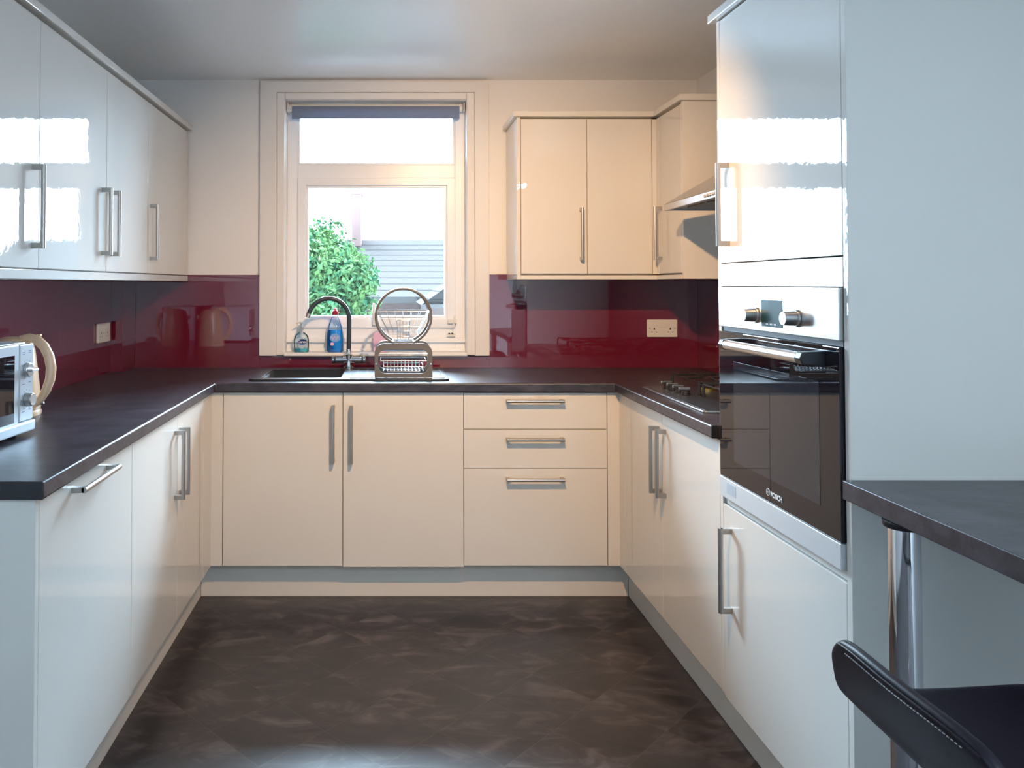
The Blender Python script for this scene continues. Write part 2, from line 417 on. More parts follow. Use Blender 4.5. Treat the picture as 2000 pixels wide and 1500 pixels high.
# the outer frame has two openings: rebuild as bars
bpy.data.objects.remove(win)
mb = MB()
mb.box((OX0, 3.885, 0.985), (-0.452, 3.945, OZ1)).box((0.339, 3.885, 0.985), (OX1, 3.945, OZ1))
mb.box((-0.452, 3.885, 2.175), (0.339, 3.945, OZ1)).box((-0.452, 3.885, 1.855), (0.339, 3.945, 1.922)).box((-0.452, 3.885, 0.985), (0.339, 3.945, 1.100))
win = struct(mb, 'window_1', 'upvc', bevel=0.003)
MB().frame([(-0.452, 1.100), (0.339, 1.100), (0.339, 1.855), (-0.452, 1.855)], [(-0.411, 1.150), (0.297, 1.150), (0.297, 1.816), (-0.411, 1.816)], 1, 3.872, 3.93).build('opening_sash', 'upvc', win, bevel=0.004)
MB().frame([(-0.411, 1.150), (0.297, 1.150), (0.297, 1.816), (-0.411, 1.816)], [(-0.400, 1.161), (0.286, 1.161), (0.286, 1.805), (-0.400, 1.805)], 1, 3.885, 3.92).build('glazing_bead', 'upvc', win, bevel=0.002)
MB().frame([(-0.452, 1.922), (0.339, 1.922), (0.339, 2.175), (-0.452, 2.175)], [(-0.442, 1.932), (0.329, 1.932), (0.329, 2.165), (-0.442, 2.165)], 1, 3.89, 3.93).build('glazing_bead', 'upvc', win, bevel=0.002)
MB().box((-0.405, 3.905, 1.155), (0.291, 3.909, 1.811)).build('pane', 'glass', win)
MB().box((-0.447, 3.905, 1.925), (0.334, 3.909, 2.17)).build('pane', 'glass', win)
mb = MB(); mb.box((OX0, 3.862, 1.030), (OX1, 3.884, 1.052)).box((OX0, 3.868, 0.985), (OX1, 3.884, 1.000))
mb.build('frame_ridge', 'upvc', win, bevel=0.003)
mb = MB(); mb.tube([(-0.068, 3.845, 1.225), (-0.070, 3.838, 1.17), (-0.066, 3.845, 1.13)], [0.006, 0.008, 0.007], 10).box((-0.075, 3.845, 1.118), (-0.045, 3.872, 1.134))
mb.build('handle', 'socket', win, bevel=0.002)
mb = MB(); mb.box((0.30, 3.850, 1.125), (0.345, 3.870, 1.143)).tube([(0.335, 3.85, 1.165), (0.325, 3.845, 1.105)], 0.004, 8).box((0.296, 3.845, 1.060), (0.338, 3.862, 1.070))
mb.build('stay_bar', 'socket', win, bevel=0.002)
mb = MB(); mb.cyl((0.307, 3.846, 1.072), (0.307, 3.858, 1.072), 0.006, 10).cyl((0.322, 3.846, 1.073), (0.322, 3.858, 1.073), 0.006, 10)
mb.build('stay_pin', 'black', win)
# sill board
MB().box((OX0, 3.755, 0.970), (OX1, 3.884, 0.985)).build('window_sill', 'casing', win, bevel=0.005)
# casing
mb = MB()
mb.frame([(-0.627, 0.972), (0.498, 0.972), (0.498, 2.318), (-0.627, 2.318)], [(OX0-0.04, 0.972), (OX1+0.04, 0.972), (OX1+0.04, 2.262), (OX0-0.04, 2.262)], 1, 3.775, 3.7999)
struct(mb, 'trim_1', 'casing', bevel=0.003)
mb = MB()
mb.box((OX0-0.04, 3.785, 0.972), (OX0-0.001, 3.799, 2.262)).box((OX1+0.001, 3.785, 0.972), (OX1+0.04, 3.799, 2.262)).box((OX0-0.001, 3.785, OZ1+0.001), (OX1+0.001, 3.799, 2.262))
struct(mb, 'trim_2', 'casing', bevel=0.004)

# side window behind the camera
mb = MB()
mb.frame([(SY0, SZ0), (SY1, SZ0), (SY1, SZ1), (SY0, SZ1)], [(SY0+.05, SZ0+.05), (SY1-.05, SZ0+.05), (SY1-.05, SZ1-.05), (SY0+.05, SZ1-.05)], 0, LX-0.1, LX-0.05)
mb.box((LX-0.1, -0.42, SZ0+.05), (LX-0.05, -0.38, SZ1-.05))
w2 = struct(mb, 'window_2', 'upvc')
MB().box((LX-0.08, SY0+.04, SZ0+.04), (LX-0.075, SY1-.04, SZ1-.04)).build('pane', 'glass', w2)

# ------------------------------------------------------------------ splashbacks
def splash(a, b, label):
    o = MB().box(a, b).build('splashback', 'splash', None); tag(o, label, 'splashback', 'glossy burgundy splashbacks'); return o
ZS = 1.362
splash((LX+0.0005, 1.45, WT1+.001), (LX+0.008, 3.619, 1.334), 'burgundy glass splashback on the left wall behind the microwave and kettle')
splash((LX+0.0082, 3.611, WT1+.001), (-1.237, 3.6195, 1.334), 'narrow burgundy splashback strip on the boxed corner left of the sink')
splash((-1.2425, 3.6197, WT1+.001), (-1.236, 3.7915, 1.334), 'burgundy splashback on the side of the boxed left corner')
splash((-1.2355, 3.792, WT1+.001), (-0.6275, 3.7995, ZS+.004), 'burgundy splashback on the window wall left of the window')
splash((-0.627, 3.792, WT1+.001), (0.498, 3.7995, 0.9705), 'low burgundy splashback strip below the window sill behind the tap')
splash((0.4985, 3.792, WT1+.001), (RX-0.008, 3.7995, ZS+.006), 'burgundy splashback with double socket, right of the window')
splash((RX-0.0075, 2.26, WT1+.001), (RX-0.0005, 3.7995, ZS-0.02), 'burgundy splashback on the right wall behind the hob')

# ------------------------------------------------------------------ worktop (one U-shaped piece, hole for the sink bowl)
def worktop():
    g = 0.001
    xs = [LX+g, -0.714, -0.545, -0.195, 0.940, RX-g]; ys = [1.612, 2.2535, 3.212, 3.315, 3.70, BY-g]
    bm = bmesh.new(); V = {}
    def v(i, j):
        if (i, j) not in V: V[(i, j)] = bm.verts.new((xs[i], ys[j], WT1))
        return V[(i, j)]
    for i in range(5):
        for j in range(5):
            left = (i == 0); right = (i == 4 and j >= 1); back = j >= 2; hole = (i == 2 and j == 3)
            if (left or right or back) and not hole: bm.faces.new([v(i, j), v(i+1, j), v(i+1, j+1), v(i, j+1)])
    r = bmesh.ops.extrude_face_region(bm, geom=bm.faces[:])
    for q in [x for x in r['geom'] if isinstance(x, bmesh.types.BMVert)]: q.co.z = WT0
    bmesh.ops.dissolve_limit(bm, angle_limit=0.01, verts=bm.verts, edges=bm.edges)
    mb = MB(); mb.bm.free(); mb.bm = bm
    o = mb.build('worktop', 'worktop', None, bevel=0.005, seg=3, smooth=40)
    tag(o, 'dark slate laminate worktop running in a U around three sides of the kitchen', 'worktop')
    MB().box((LX+.002, 1.6105, WT0+.0005), (-0.7145, 1.6118, WT1-.0005)).build('end_cap_and_shade', 'black', o, bevel=0.0005, label='dark sheet standing in for shade on the left worktop end')  # dark sheet paints the shade on the unlit near end
    MB().box((0.9405, 2.2515, WT0+.0005), (0.9630, 2.2533, WT1-.0005)).build('end_cap_and_shade', 'black', o, bevel=0.0005, label='dark sheet standing in for shade on the left worktop end')
worktop()
mb = MB()

# ------------------------------------------------------------------ base units
def carcass_shell(parent, x0, x1, y0, y1, z0, z1, open_dir, t=0.016):
    """five-panel box, open on top (rails omitted) and to the front"""
    mb = MB()
    if open_dir == 'y':      # front faces -Y
        mb.box((x0, y0, z0), (x0+t, y1, z1)).box((x1-t, y0, z0), (x1, y1, z1)).box((x0+t, y0, z0), (x1-t, y1, z0+t)).box((x0+t, y1-t, z0+t), (x1-t, y1, z1))
    else:
        mb.box((x0, y0, z0), (x1, y0+t, z1)).box((x0, y1-t, z0), (x1, y1, z1)).box((x0, y0+t, z0), (x1, y1-t, z0+t))
        bx = (x0, x0+t) if open_dir == '+x' else (x1-t, x1)
        mb.box((bx[0], y0+t, z0+t), (bx[1], y1-t, z1))
    return mb.build('carcass', 'carcass', parent)
G = 0.0012
# end panel + dishwasher + left pair
o = MB().box((LX+.001, 1.620, 0), (-0.733, 1.637, WT0-.0005)).build('end_panel', 'gloss', None, bevel=0.001)
tag(o, 'cream end panel closing the left run under the worktop, nearest the camera', 'panel')
t = thing('dishwasher', 'integrated appliance behind a single cream door with a horizontal bar handle', 'dishwasher', (-1.0, 1.93, 0))
MB().box((LX+.03, 1.640, 0.146), (LD-0.020, 2.225, 0.862)).build('body', 'silver', t)
d = door(t, (LD-.018, 1.639, DB-.004), (LD, 2.229-G, DT))
handle(d, (LD, 1.92, 0.842), 'y', (1, 0, 0))
t = thing('base_cabinet', 'two-door cream base cabinet in the left run, paired vertical handles', 'cabinet', (-1.0, 2.66, 0))
carcass_shell(t, LX+.002, LD-.020, 2.231, 3.20, DB, WT0-.002, '+x')
d = door(t, (LD-.018, 2.231, DB), (LD, 2.710-G, DT)); handle(d, (LD, 2.678, 0.697), 'z', (1, 0, 0))
d = door(t, (LD-.018, 2.710+G, DB), (LD, 3.092-G, DT)); handle(d, (LD, 2.742, 0.697), 'z', (1, 0, 0))
def lpost(name, label, x0, x1, ylo, side):
    mb = MB()
    if side < 0: pts = [(LD-.018, ylo), (LD, ylo), (LD, BD), (-0.687, BD), (-0.687, BD+.018), (LD-.018, BD+.018)]
    else: pts = [(RD+.018, ylo), (RD, ylo), (RD, BD), (0.916, BD), (0.916, BD+.018), (RD+.018, BD+.018)]
    o = mb.prism(pts, 2, DB, DT).build(name, 'gloss', None, bevel=0.001); tag(o, label, 'filler panel', 'L-shaped corner fillers')
lpost('corner_filler', 'narrow cream corner filler where the left run meets the sink cabinet', 0, 0, 3.092+G, -1)
lpost('corner_filler', 'narrow cream corner filler between the drawers and the right run', 0, 0, 3.160+G, 1)
# sink cabinet
t = thing('sink_cabinet', 'two-door cream cabinet under the sink, handles meeting in the middle', 'cabinet', (-0.185, 3.5, 0))
carcass_shell(t, -0.685, 0.316, BD+.020, BY-.002, DB, WT0-.002, 'y')
d = door(t, (-0.685+G, BD, DB), (-0.186-G, BD+.018, DT)); handle(d, (-0.2255, BD, 0.700), 'z', (0, -1, 0))
d = door(t, (-0.186+G, BD, DB-.004), (0.317-G, BD+.018, DT)); handle(d, (-0.150, BD, 0.698), 'z', (0, -1, 0))
# drawers
t = thing('drawer_unit', 'cream base unit with three stacked drawers right of the sink cabinet', 'drawers', (0.615, 3.5, 0))
carcass_shell(t, 0.3185, 0.914, BD+.020, BY-.002, DB, WT0-.002, 'y')
for (z0, z1, hz) in ((0.716, DT, 0.836), (0.5535, 0.716, 0.677), (DB, 0.5535, 0.512)):
    d = door(t, (0.317+G, BD, z0+G), (0.914-G, BD+.018, z1-G), 'drawer'); handle(d, (0.612, BD, hz), 'x', (0, -1, 0), 0.239)
# right pair
t = thing('base_cabinet', 'two-door cream base cabinet under the gas hob on the right', 'cabinet', (1.2, 2.70, 0))
carcass_shell(t, RD+.020, RX-.002, 2.256, 3.20, DB, WT0-.002, '-x')
d = door(t, (RD, 2.730+G, DB), (RD+.018, 3.160-G, DT)); handle(d, (RD, 2.762, 0.697), 'z', (-1, 0, 0))
d = door(t, (RD, 2.256, DB), (RD+.018, 2.730-G, DT)); handle(d, (RD, 2.698, 0.697), 'z', (-1, 0, 0))
# plinths
def plinth(a, b, label):
    o = MB().box(a, b).build('plinth', 'carcass', None, bevel=0.001); tag(o, label, 'plinth', 'cream plinths below the base units')
plinth((-0.806, 1.64, 0), (-0.790, 3.300, DB-.008), 'long cream plinth below the left run of base units')
plinth((-0.7895, 3.300, 0), (1.0195, 3.316, DB-.008), 'cream plinth below the sink cabinet and drawers')
plinth((1.020, 1.637, 0), (1.036, 3.300, DB-.008), 'long cream plinth below the oven tower and right base cabinet')

# ------------------------------------------------------------------ oven tower
TY0, TY1 = 1.617, 2.252
t = thing('tall_cabinet', 'full-height cream oven tower at the right with doors above and below the oven', 'cabinet', (1.25, 1.93, 0))
MB().box((RD-.001, TY0, 0.0), (RX-.002, TY0+.018, 2.087)).build('side_panel', 'gloss', t, bevel=0.001)
MB().box((RD-.001, TY1-.018, DB), (RX-.002, TY1, 2.087)).build('side_panel', 'gloss', t, bevel=0.001)
ya, yb = TY0+.0185, TY1-.0185
mb = MB(); mb.box((RX-.02, ya, DB), (RX-.004, yb, 2.08)).box((RD+.02, ya, DB), (RX-.021, yb, DB+.016)).box((RD+.02, ya, 0.690), (RX-.021, yb, 0.706)).box((RD+.02, ya, 1.330), (RX-.021, yb, 1.346)).box((RD+.02, ya, 2.068), (RX-.021, yb, 2.084))
mb.build('carcass', 'carcass', t)
d = door(t, (RD-.001, ya+.001, 1.381), (RD+.017, yb-.001, 2.084)); handle(d, (RD-.001, 2.180, 1.545), 'z', (-1, 0, 0))
d = door(t, (RD-.001, ya+.001, DB-.008), (RD+.017, yb-.001, 0.692)); handle(d, (RD-.001, 2.185, 0.517), 'z', (-1, 0, 0))
MB().box((RD-.001, ya+.001, 1.3145), (RD+.017, yb-.001, 1.3785)).build('filler_panel', 'gloss', t, bevel=0.001)
MB().box((RD+.006, ya+.001, 0.694), (RD+.019, yb-.001, 0.714)).build('lower_filler', 'gloss', t, bevel=0.001)
mb = MB(); mb.box((RD-.020, TY0-.015, 2.0875), (RX-.002, TY1+.018, 2.112)); mb.build('cornice', 'gloss', t, bevel=0.002)

# oven
ov = thing('oven', 'built-in stainless steel oven with black glass door in the tall cabinet', 'oven', (1.25, 1.935, 0.717))
OY0, OY1 = 1.6375, 2.2325; XF = 0.955
MB().box((XF+.03, 1.66, 0.735), (RX-.05, 2.21, 1.305)).build('body', 'black', ov)
MB().box((XF, OY0, 1.200), (XF+.028, OY1, 1.3125)).build('control_panel', 'steel', ov, bevel=0.002)
MB().box((XF-.0012, 1.872, 1.213), (XF-.0002, 1.975, 1.280)).build('display', 'display', ov, bevel=0.0)
mb = MB()
for y in (1.905, 1.925, 1.945): mb.box((XF-.0018, y-.006, 1.218), (XF-.0013, y+.006, 1.222))
mb.build('display_symbols', 'label_grey', ov)
for y in (2.006, 1.806):
    k_ = MB().cyl((XF-.0005, y, 1.240), (XF-.006, y, 1.240), 0.0205, 28).cyl((XF-.006, y, 1.240), (XF-.034, y, 1.240), 0.0175, 28, 0.0160).build('knob', 'steel', ov, smooth=35, bevel=0.001)
MB().box((XF+.012, OY0+.006, 1.187), (XF+.028, OY1-.006, 1.199)).build('vent_gap', 'black', ov)
dr = MB().box((XF, OY0+.001, 0.774), (XF+.024, OY1-.001, 1.186)).build('oven_door', 'ovenglass', ov, bevel=0.002)
MB().box((XF-.0006, 1.716, 0.832), (XF-.0001, 2.140, 1.106)).build('inner_window', 'ovenwindow', dr)
mb = MB(); mb.tube([(XF-.042, 1.715, 1.157), (XF-.042, 2.085, 1.157)], 0.0130, 24); mb.build('handle', 'steel', dr, smooth=40, bevel=0.001)
for y in (1.690, 2.085): MB().prism([(XF+.001, 1.140), (XF+.001, 1.174), (XF-.050, 1.171), (XF-.056, 1.158), (XF-.050, 1.144)], 1, y, y+.0245).build('handle_bracket', 'black', dr, bevel=0.002)
MB().box((XF-.0015, OY0+.001, 0.717), (XF+.026, OY1-.001, 0.7728)).build('trim_strip', 'steelrough', ov, bevel=0.0015)
MB().box((XF-.0022, 2.130, 0.733), (XF-.0016, 2.185, 0.764)).build('sticker', 'label_grey', ov)
text('BOSCH', 0.0175, (XF-.0008, 1.909, 0.797), (0, -1, 0), (0, 0, 1), 'white', dr, bold=0.0006)
mb = MB()
def ring_pts(cy, cz, r, n=24): return [(XF-.0008, cy+r*math.cos(2*PI*i/n), cz+r*math.sin(2*PI*i/n)) for i in range(n)]
mb.tube(ring_pts(1.950, 0.799, 0.0085), 0.0007, 6, closed=True)
mb.box((XF-.0012, 1.9535, 0.793), (XF-.0004, 1.9548, 0.805)).box((XF-.0012, 1.9452, 0.793), (XF-.0004, 1.9465, 0.805)).box((XF-.0012, 1.9452, 0.7984), (XF-.0004, 1.9548, 0.7996))
mb.build('emblem', 'white', dr)

# ------------------------------------------------------------------ wall units, left
WD = -0.980; WB, WTp = 1.362, 2.066
def left_wall_unit(y0, y1, label, doors):
    t = thing('wall_cabinet', label, 'wall cabinet', (-1.15, (y0+y1)/2, WB), group='cream wall cabinets on the left wall')
    MB().box((LX+.001, y0+.0008, WB), (WD-.020, y1-.0008, WTp+.006)).build('carcass', 'carcass', t)
    for (a, b, hy) in doors:
        d = door(t, (WD-.018, a+G, WB+.002), (WD, b-G, WTp)); handle(d, (WD, hy, 1.535), 'z', (1, 0, 0), 0.232)
left_wall_unit(1.645, 2.170, 'glossy cream wall cabinet on the left, nearest of the left run, one door', [(1.645, 2.170, 2.130)])
left_wall_unit(2.170, 3.155, 'two-door glossy cream wall cabinet in the middle of the left run', [(2.170, 2.690, 2.650), (2.690, 3.155, 2.733)])
left_wall_unit(3.155, 3.785, 'cream wall cabinet with one door in the corner by the window wall', [(3.155, 3.740, 3.190)])
o = MB().box((WD-.018, 3.7415, WB+.002), (WD, 3.785, WTp)).build('filler_strip', 'gloss', None, bevel=0.001); tag(o, 'thin cream filler between the left wall cabinets and the window wall', 'filler panel')
o = MB().box((LX+.001, 1.62, WTp+.009), (WD+.018, 3.797, 2.100)).build('cornice', 'gloss', None, bevel=0.002); tag(o, 'long cream cornice along the top of the left wall cabinets', 'cornice')
o = MB().box((WD-.020, 1.62, 1.334), (WD+.001, 3.790, 1.360)).build('light_pelmet', 'gloss', None, bevel=0.001); tag(o, 'long cream pelmet under the left wall cabinets', 'pelmet')

# ------------------------------------------------------------------ wall units, right
WY = 3.480; WX = 1.213
t = thing('wall_cabinet', 'two-door cream wall cabinet right of the window', 'wall cabinet', (0.9, 3.64, WB))
MB().box((0.600, WY+.020, WB), (1.2, BY-.001, WTp+.006)).build('carcass', 'carcass', t)
MB().box((0.5985, WY-.001, 1.344), (0.6165, BY-.0085, WTp+.006)).build('side_panel', 'gloss', t, bevel=0.001) if False else None
MB().box((0.5835, WY-.002, 1.342), (0.5995, BY-.009, WTp+.008)).build('side_panel', 'gloss', t, bevel=0.001)
d = door(t, (0.602, WY, WB+.005), (0.900-G, WY+.018, WTp)); handle(d, (0.871, WY, 1.545), 'z', (0, -1, 0), 0.236)
d = door(t, (0.900+G, WY, WB+.005), (1.1925, WY+.018, WTp))
t = thing('wall_cabinet', 'narrow cream corner wall cabinet between the two-door unit and the hood', 'wall cabinet', (1.37, 3.33, WB))
MB().box((WX+.020, 3.185, WB), (RX-.009, 3.497, WTp+.006)).build('carcass', 'carcass', t)
d = door(t, (WX, 3.186, WB+.005), (WX+.018, 3.452, WTp)); handle(d, (WX, 3.415, 1.545), 'z', (-1, 0, 0), 0.236)
MB().prism([(1.1945, WY), (WX, WY), (WX, 3.4535), (WX+.018, 3.4535), (WX+.018, WY+.018), (1.1945, WY+.018)], 2, WB+.002, WTp).build('corner_post', 'gloss', t, bevel=0.001)
MB().box((WX, 3.166, 1.342), (RX-.009, 3.184, WTp+.008)).build('side_panel', 'gloss', t, bevel=0.001)
z0, z1 = WTp+.009, 2.100; k = 0.016
o = MB().prism([(0.5835-k, BY-.001), (0.5835-k, WY-k), (WX-k, WY-k), (WX-k, 3.166-k), (RX-.001, 3.166-k), (RX-.001, BY-.001)], 2, z0, z1).build('cornice', 'gloss', None, bevel=0.002)
tag(o, 'cream cornice stepping round the top of the right wall cabinets', 'cornice')
o = MB().prism([(0.600, WY-.001), (WX-.001, WY-.001), (WX-.001, 3.185), (WX+.018, 3.185), (WX+.018, WY+.018), (0.600, WY+.018)], 2, 1.342, 1.360).build('light_pelmet', 'gloss', None, bevel=0.001)
tag(o, 'cream pelmet under the right wall cabinets', 'pelmet')

# ------------------------------------------------------------------ extractor hood
h = thing('extractor_hood', 'brushed steel chimney extractor hood above the gas hob', 'extractor hood', (1.3, 2.73, 1.606))
hx0, hx1, hy0, hy1 = 1.083, RX-.009, 2.43, 3.03
MB().frame([(hx0, hy0), (hx1, hy0), (hx1, hy1), (hx0, hy1)], [(hx0+.012, hy0+.012), (hx1-.012, hy0+.012), (hx1-.012, hy1-.012), (hx0+.012, hy1-.012)], 2, 1.608, 1.632).build('front_band', 'steel', h, bevel=0.001)
bm = bmesh.new()
A = [bm.verts.new(p) for p in ((hx0, hy0, 1.6325), (hx1, hy0, 1.6325), (hx1, hy1, 1.6325), (hx0, hy1, 1.6325))]
B = [bm.verts.new(p) for p in ((1.30, 2.62, 1.775), (hx1, 2.62, 1.775), (hx1, 2.84, 1.775), (1.30, 2.84, 1.775))]
bm.faces.new(A); bm.faces.new(B)
for i in range(4): bm.faces.new([A[i], A[(i+1) % 4], B[(i+1) % 4], B[i]])
mb = MB(); mb.bm.free(); mb.bm = bm; mb.build('canopy', 'steel', h)
MB().box((1.302, 2.622, 1.7755), (hx1, 2.838, CZ-.001)).build('chimney', 'steel', h, bevel=0.001)
MB().box((hx0+.0125, hy0+.0125, 1.618), (hx1-.0125, hy1-.0125, 1.631)).build('underside', 'nickel', h)
MB().box((1.15, 2.50, 1.613), (1.45, 2.72, 1.6175)).build('grease_filter', 'taupe', h, bevel=0.001)
MB().box((1.15, 2.74, 1.613), (1.45, 2.96, 1.6175)).build('grease_filter', 'taupe', h, bevel=0.001)
for i in range(5): MB().cyl((hx0-.0005, 2.545+.021*i, 1.620), (hx0-.005, 2.545+.021*i, 1.620), 0.0055, 12).build('button', 'chrome', h, smooth=40)

# ------------------------------------------------------------------ gas hob
hb = thing('gas_hob', 'four-burner gas hob with black pan supports set in the right worktop', 'hob', (1.25, 2.765, WT1))
X0, X1, Y0, Y1 = 1.003, 1.485, 2.462, 3.068
MB().prism(rrect(X0, Y0, X1, Y1, 0.012), 2, WT1+.0005, WT1+.0075).build('steel_trim', 'steel', hb, bevel=0.002)
MB().prism(rrect(X0+.010, Y0+.010, X1-.010, Y1-.010, 0.010), 2, WT1+.0077, WT1+.0092).build('hob_plate', 'hobglass', hb)
zt = WT1+.0093
for i in range(4):
    y = 2.985-.060*i; x = 1.078
    kb = MB().cyl((x, y, zt), (x, y, zt+.017), 0.0165, 20, 0.0135).build('knob', 'black', hb, smooth=35, bevel=0.001)
    MB().box((x-.026, y-.0048, zt+.0175), (x+.016, y+.0048, zt+.028)).build('knob_grip', 'steel', kb, bevel=0.002)
for i in range(4):
    y = 2.985-.060*i
    MB().cyl((1.048, y-.008, zt), (1.048, y-.008, zt+.0003), 0.0022, 8).build('printed_mark', 'white', hb)
for (x, y, r) in ((1.205, 2.92, .030), (1.205, 2.61, .038), (1.385, 2.92, .045), (1.385, 2.61, .030)):
    bn = MB().lathe([(r, 0), (r, .010), (r*.8, .014), (0, .014)], (x, y, zt), 24).build('burner', 'brass' if r == .030 else 'steel', hb, smooth=35)
    MB().lathe([(r*.85, .0145), (r*.85, .020), (r*.7, .022), (0, .022)], (x, y, zt), 24).build('burner_cap', 'iron', bn, smooth=35)
def pan_support(y0, y1):
    mb = MB(); x0, x1, z = 1.120, 1.465, zt+.046; r = .0042
    xm = (x0+x1)/2; ym = (y0+y1)/2
    mb.tube([(x0, y0, z), (x1, y0, z), (x1, y1, z), (x0, y1, z)], r, 6, closed=True)
    mb.tube([(xm, y0, z), (xm, y1, z)], r, 6)
    for xx in (1.205, 1.385):
        for a in (0, 90, 180, 270):
            c, s_ = math.cos(math.radians(a)), math.sin(math.radians(a))
            L = (abs(x0-xx) if c < -.5 else abs(x1-xx)) if abs(c) > .5 else (y1-y0)/2
            L = min(L, .09 if abs(c) > .5 else L)
            p1 = (xx+c*L, ym+s_*L, z+.001); p0 = (xx+c*.022, ym+s_*.022, z+.004)
            mb.tube([p0, p1], r, 6)
    for xx in (x0, x1):
        for yy in (y0, y1): mb.tube([(xx, yy, z), (xx, yy, zt+.001)], [r, .006], 6)
    mb.build('pan_support', 'iron', hb, smooth=40)
pan_support(2.785, 3.050); pan_support(2.485, 2.750)

# ------------------------------------------------------------------ sink, tap
sk = thing('kitchen_sink', 'black composite sink with bowl on the left and drainer on the right', 'sink', (-0.16, 3.5, WT1))
sx0, sx1, sy0, sy1 = -0.590, 0.262, 3.270, 3.735
bx0, bx1, by0, by1 = -0.540, -0.200, 3.322, 3.662
n8 = 6
mb = MB(); mb.frame(rrect(sx0, sy0, sx1, sy1, .03, n8), rrect(bx0, by0, bx1, by1, .035, n8), 2, WT1+.0005, WT1+.009)
mb.build('rim', 'sink', sk, bevel=0.003)
mb = MB(); lo_ = rrect(bx0+.012, by0+.012, bx1-.012, by1-.012, .04, n8); hi_ = rrect(bx0, by0, bx1, by1, .035, n8)
bm = mb.bm
A = [bm.verts.new((p[0], p[1], WT1+.004)) for p in hi_]; B = [bm.verts.new((p[0], p[1], WT1-.155)) for p in lo_]
for i in range(len(A)): j = (i+1) % len(A); bm.faces.new([A[i], A[j], B[j], B[i]])
bm.faces.new(B)
mb.build('bowl', 'sink', sk, solid=0.004, smooth=50)
MB().lathe([(.042, 0), (.042, .002), (.03, .002), (.028, .0005), (0, .0005)], (-0.37, 3.49, WT1-.1525), 24).build('plug_strainer', 'steel', sk, smooth=40)
mb = MB()
mb.frame(rrect(-0.165, 3.295, 0.245, 3.640, .02), rrect(-0.157, 3.303, 0.237, 3.632, .015), 2, WT1+.0092, WT1+.0115)
for i in range(9): mb.box((-0.14+.042*i, 3.31, WT1+.0092), (-0.128+.042*i, 3.625, WT1+.0112))
mb.build('drainer_ridges', 'sink', sk, bevel=0.001)

tp = thing('kitchen_tap', 'chrome mixer tap with a curved dark hose spout over the sink', 'tap', (-0.185, 3.69, WT1+.009))
cx, cy = -0.185, 3.69; zb = WT1+.009
MB().lathe([(.026, 0), (.026, .006), (.019, .010), (.017, .022), (.016, .060), (.018, .066), (.0125, .075), (.0125, .092), (.0, .092)], (cx, cy, zb), 28).build('body', 'chrome', tp, smooth=40)
MB().cyl((cx-.062, cy, zb+.040), (cx+.062, cy, zb+.040), .0155, 24).build('crossbar', 'chrome', tp, smooth=40, bevel=0.001)
for s_ in (-1, 1):
    MB().cyl((cx+s_*.0622, cy, zb+.040), (cx+s_*.068, cy, zb+.040), .0150, 20).build('black_collar', 'black', tp, smooth=40)
    mb = MB(); mb.cyl((cx+s_*.0682, cy, zb+.040), (cx+s_*.080, cy, zb+.040), .0165, 20)
    mb.tube([(cx+s_*.074, cy, zb+.052), (cx+s_*.074, cy-.020, zb+.060)], .0035, 8); mb.build('lever', 'chrome', tp, smooth=40, bevel=0.001)
pts = [(cx, cy, zb+.0925), (cx+.001, cy, zb+.15), (cx+.002, cy, zb+.235)]
R = 0.0965; ccx = cx+.002-R; cz = zb+.235
for i in range(1, 17):
    a = math.radians(i*10.3); pts.append((ccx+R*math.cos(a), cy-.03*i/17, cz+R*1.02*math.sin(a)))
last = Vector(pts[-1]); dirv = (last-Vector(pts[-2])).normalized()
MB().tube(pts, .0112, 14).build('hose_spout', 'rubber', tp, smooth=60)
MB().tube([last, last+dirv*.018], .0118, 14).build('spout_tip', 'nickel', tp, smooth=60, bevel=0.001)

# ------------------------------------------------------------------ dish rack
rk = thing('dish_rack', 'round-topped taupe and chrome dish rack standing on the drainer', 'dish rack', (0.068, 3.40, WT1+.0115))
rc = 0.068; rz = WT1+.0118
def omega(y, w):
    mb = MB(); pts = []; Rr = 0.1185; c0 = 1.182
    pts.append((rc-.048, y, rz+.1495))
    for i in range(0, 31):
        a = math.radians(232 - i*(284/30)); pts.append((rc+Rr*math.cos(a), y, c0+Rr*math.sin(a)))
    pts.append((rc+.048, y, rz+.1495))
    mb.tube(pts, w, 8); return mb
def lower_frame(y):
    hw = .1235; outer = rrect(rc-hw, rz-.05, rc+hw, rz+.145, .042, 7); inner = rrect(rc-hw+.014, rz+.017, rc+hw-.014, rz+.119, .036, 7)
    outer = [(x, max(z, rz)) for x, z in outer]
    mb = MB(); mb.frame(outer, inner, 1, y-.003, y+.003); return mb
for y in (3.312, 3.478):
    lower_frame(y).build('side_frame', 'taupe', rk, bevel=0.001)
    omega(y, .0056).build('hoop', 'taupe', rk, smooth=50)
mb = MB()
for y in (3.312, 3.478):
    mb.tube([(rc-.045, y, rz+.149), (rc+.045, y, rz+.149)], .0035, 8)
for x in (-.045, .045): mb.tube([(rc+x, 3.312, rz+.149), (rc+x, 3.478, rz+.149)], .0035, 8)
mb.build('cross_bars', 'taupe', rk, smooth=50)
mb = MB(); wr = .0009
